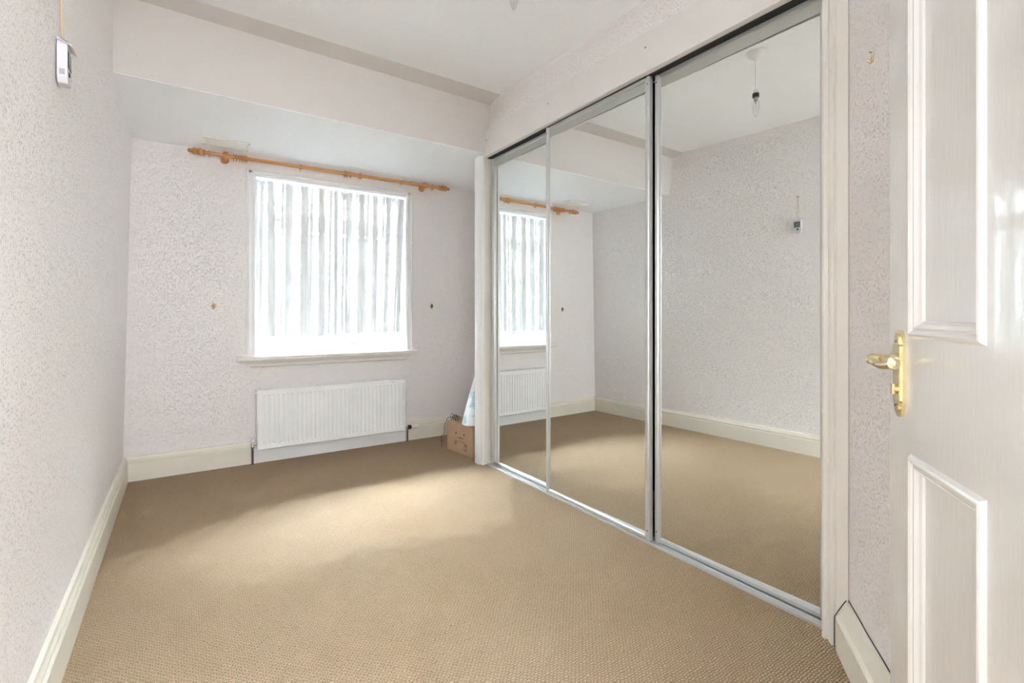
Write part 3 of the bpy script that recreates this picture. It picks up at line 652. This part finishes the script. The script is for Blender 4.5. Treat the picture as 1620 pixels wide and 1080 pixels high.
# ------------------------------------------------------------------ the open six-panel door
LE = Vector((1.255, 0.424, 0)); HG = LE+dd*0.806
dr = empty('door_1', HG, math.atan2(-dd.y, -dd.x)); struct(dr)   # local +x runs from hinge to leading edge, +y is the room face
DWd, DH, TH = 0.806, 1.985, 0.040
def dx(s): return DWd-s       # s measured from the leading edge
cols = [(0.103, 0.354), (0.452, 0.703)]; rowsz = [(0.20, 0.830), (1.056, 1.872)]
bm = B()
# rails and stiles
sx = [0, .103, .354, .452, .703, DWd]; sz = [0.008, 0.20, 0.830, 1.056, 1.872, DH]
for i in range(5):
    for k in range(5):
        if i in (1, 3) and k in (1, 3): continue
        box(bm, dx(sx[i+1]), dx(sx[i]), -TH, 0, sz[k], sz[k+1])
bmesh.ops.remove_doubles(bm, verts=bm.verts, dist=1e-5)
# drop coincident internal faces
seen = {}
for f in list(bm.faces):
    key = tuple(sorted(v.index for v in f.verts))
bm.verts.index_update()
dups = {}
for f in bm.faces: dups.setdefault(tuple(sorted(v.index for v in f.verts)), []).append(f)
bmesh.ops.delete(bm, geom=[f for fs in dups.values() if len(fs) > 1 for f in fs], context='FACES_ONLY')
bmesh.ops.recalc_face_normals(bm, faces=bm.faces)
link('door_leaf', bm, 'doorpaint', dr)
mold = [(-0.002, -0.001), (0.004, 0.007), (0.008, 0.0085), (0.012, 0.006), (0.015, 0.003), (0.020, 0.0035), (0.026, -0.003), (0.031, -0.0055), (0.034, -0.011), (-0.002, -0.011)]
def panel(x0, x1, z0, z1):
    p = link('panel', box(B(), x0, x1, -TH+.010, -0.010, z0, z1), 'doorpaint', dr)
    bm = B(); rings = []
    for u, hh in mold: rings.append([bm.verts.new(q) for q in ((x0+u, hh, z0+u), (x1-u, hh, z0+u), (x1-u, hh, z1-u), (x0+u, hh, z1-u))])
    n = len(rings)
    for i in range(n):
        a, b = rings[i], rings[(i+1) % n]
        for k in range(4): j = (k+1) % 4; bm.faces.new([a[k], a[j], b[j], b[k]])
    link('panel_moulding', bm, 'doorpaint', p)
for s0, s1 in cols:
    for z0, z1 in rowsz: panel(dx(s1), dx(s0), z0, z1)
for z in (0.25, 1.05, 1.75):
    bm = B(); lathe(bm, [(0.006, 0), (0.006, 0.09)], (-0.004, 0.004, z), (0, 0, 1), 10); link('hinge', bm, 'brass', dr, smooth=True)
# brass lever handle on its backplate
cx = dx(0.058); cz = 1.009
def plate(hw, z0, z1, y0, y1, n=10):
    pts = [(hw, z0+.022), (hw, z1-.022), (hw-.004, z1-.018), (hw-.006, z1-.010)]
    pts += [((hw-.006)*math.cos(a), z1-.010+0.013*math.sin(a)) for a in [PI*k/n for k in range(1, n)]]
    pts += [(-hw+.006, z1-.010), (-hw+.004, z1-.018), (-hw, z1-.022), (-hw, z0+.022), (-hw+.004, z0+.018), (-hw+.006, z0+.010)]
    pts += [(-(hw-.006)*math.cos(a), z0+.010-0.013*math.sin(a)) for a in [PI*k/n for k in range(1, n)]]
    pts += [(hw-.006, z0+.010), (hw-.004, z0+.018)]
    bm = B(); prism(bm, [(cx+u, v) for u, v in pts], (0, y0, 0), (0, y1, 0), (1, 0, 0)); return bm
bp = link('handle_backplate', plate(0.0225, 0.898, 1.068, 0, 0.006), 'brass', dr, bevel=0.0012)
link('raised_plate', plate(0.0165, 0.906, 1.060, 0.006, 0.0095), 'brass', bp, bevel=0.0010)
bm = B(); lathe(bm, [(0.0135, 0.009), (0.0135, 0.014), (0.011, 0.018), (0.0105, 0.030), (0.012, 0.036), (0.0115, 0.044), (0.010, 0.052), (0.008, 0.058), (0.003, 0.061)], (cx, 0, cz), (0, 1, 0), 20)
lever = [(cx+.004, 0.046, cz+.002), (cx-.012, 0.052, cz+.003), (cx-.035, 0.056, cz-.002), (cx-.060, 0.054, cz-.006), (cx-.085, 0.048, cz-.003), (cx-.098, 0.046, cz+.001)]
tube(bm, lever, [0.010, 0.0105, 0.0085, 0.0075, 0.009, 0.0085], 14)
# scroll at the lever tip
for k in range(3): lathe(bm, [(0.003, -0.002), (0.0105-.0022*k, 0), (0.0105-.0022*k, 0.003), (0.003, 0.005)], (cx-.096-.0035*k, 0.046, cz+.001), (-1, 0, 0), 16)
tube(bm, [(cx-.02+0.011*math.cos(2*PI*k/9)*0-.007*k/2, 0.053+.0095*math.cos(2*PI*k/9), cz+.0095*math.sin(2*PI*k/9)) for k in range(10)], 0.0028, 6)
link('lever', bm, 'brass', bp, smooth=True)
bm = B(); lathe(bm, [(0.009, 0.009), (0.009, 0.013), (0.006, 0.014)], (cx, 0, 0.951), (0, 1, 0), 16); box(bm, cx-.0035, cx+.0035, 0.012, 0.0175, 0.941, 0.961)
link('thumb_turn', bm, 'brass', bp)
for z, xo in ((1.048, 0), (0.918, 0.004), (0.921, -0.006)): link('screw', lathe(B(), [(0.0032, 0.0085), (0.0032, 0.0102), (0, 0.0108)], (cx+xo, 0, z), (0, 1, 0), 10), 'oldbrass', bp)

# ------------------------------------------------------------------ outside the window
struct(link('ground', box(B(), -14, 16, 4.4, 26, -0.5, -0.35), 'ground'))
bm = B(); rnd = random.Random(5)
for k in range(2600):
    c = Vector((rnd.uniform(-2.2, 1.6), rnd.uniform(6.4, 7.2), rnd.uniform(-0.3, 0.95+.12*math.sin(k)))); a = Vector((rnd.uniform(-1, 1), rnd.uniform(-1, 1), rnd.uniform(-1, 1))).normalized()
    u, v2 = frame_basis(a); u *= rnd.uniform(.03, .06); v2 *= rnd.uniform(.02, .035)
    bm.faces.new([bm.verts.new(c+u), bm.verts.new(c+v2), bm.verts.new(c-u), bm.verts.new(c-v2)])
box(bm, -2.3, 1.65, 6.75, 7.1, -0.4, 0.86)
hg = link('hedge', bm, 'leaf'); tag(hg, 'green leafy hedge outside below the left half of the window', 'hedge')
tg = empty('garden_tree', (-0.1, 9.0, -0.35)); tag(tg, 'leafy tree outside, faint green behind the upper left of the lace curtains', 'tree')
link('trunk', tube(B(), [(-1.0, 0.6, 0), (-.9, .6, 1.2), (-.6, .5, 2.4), (-.2, .2, 3.4)], [.16, .13, .11, .06], 10), 'trunk', tg)
bm = B()
for k in range(1700):
    c = Vector((rnd.gauss(0, 0.55), rnd.gauss(-0.2, .4), 3.2+rnd.gauss(0, .28))); a = Vector((rnd.uniform(-1, 1), rnd.uniform(-1, 1), rnd.uniform(-.2, 1))).normalized()
    u, v2 = frame_basis(a); u *= rnd.uniform(.07, .13); v2 *= rnd.uniform(.05, .08)
    bm.faces.new([bm.verts.new(c+u), bm.verts.new(c+v2), bm.verts.new(c-u), bm.verts.new(c-v2)])
fo = link('foliage', bm, 'leaf', tg); fo['kind'] = 'stuff'
gw = link('garden_wall', box(B(), 1.75, 6.5, 6.6, 6.8, -0.4, 1.0), 'render', bevel=0.01); tag(gw, 'cream rendered garden wall outside below the right half of the window', 'wall')
nb = empty('neighbouring_house', (2.5, 13, -0.35)); tag(nb, 'pale house seen faintly through the net curtains', 'house')
link('house_wall', box(B(), -6.5, 7.5, 0, 6, 0, 3.4), 'whitewall', nb)
bm = B(); hexa(bm, [(-6.8, -.4, 3.4), (7.8, -.4, 3.4), (7.8, 6.4, 3.4), (-6.8, 6.4, 3.4)], [(-5.5, 2.9, 5.2), (6.5, 2.9, 5.2), (6.5, 3.1, 5.2), (-5.5, 3.1, 5.2)]); link('roof', bm, 'slate', nb)
for x in (-5, -3, -1, 1.2, 3.4, 5.4):
    f = link('window', box(B(), x-.6, x+.6, -0.05, 0.02, 1.2, 2.5), 'render', nb); 
    for s in (-.28, .28): link('pane', box(B(), x+s-.24, x+s+.24, -0.07, -0.045, 1.28, 2.42), 'slate', f)
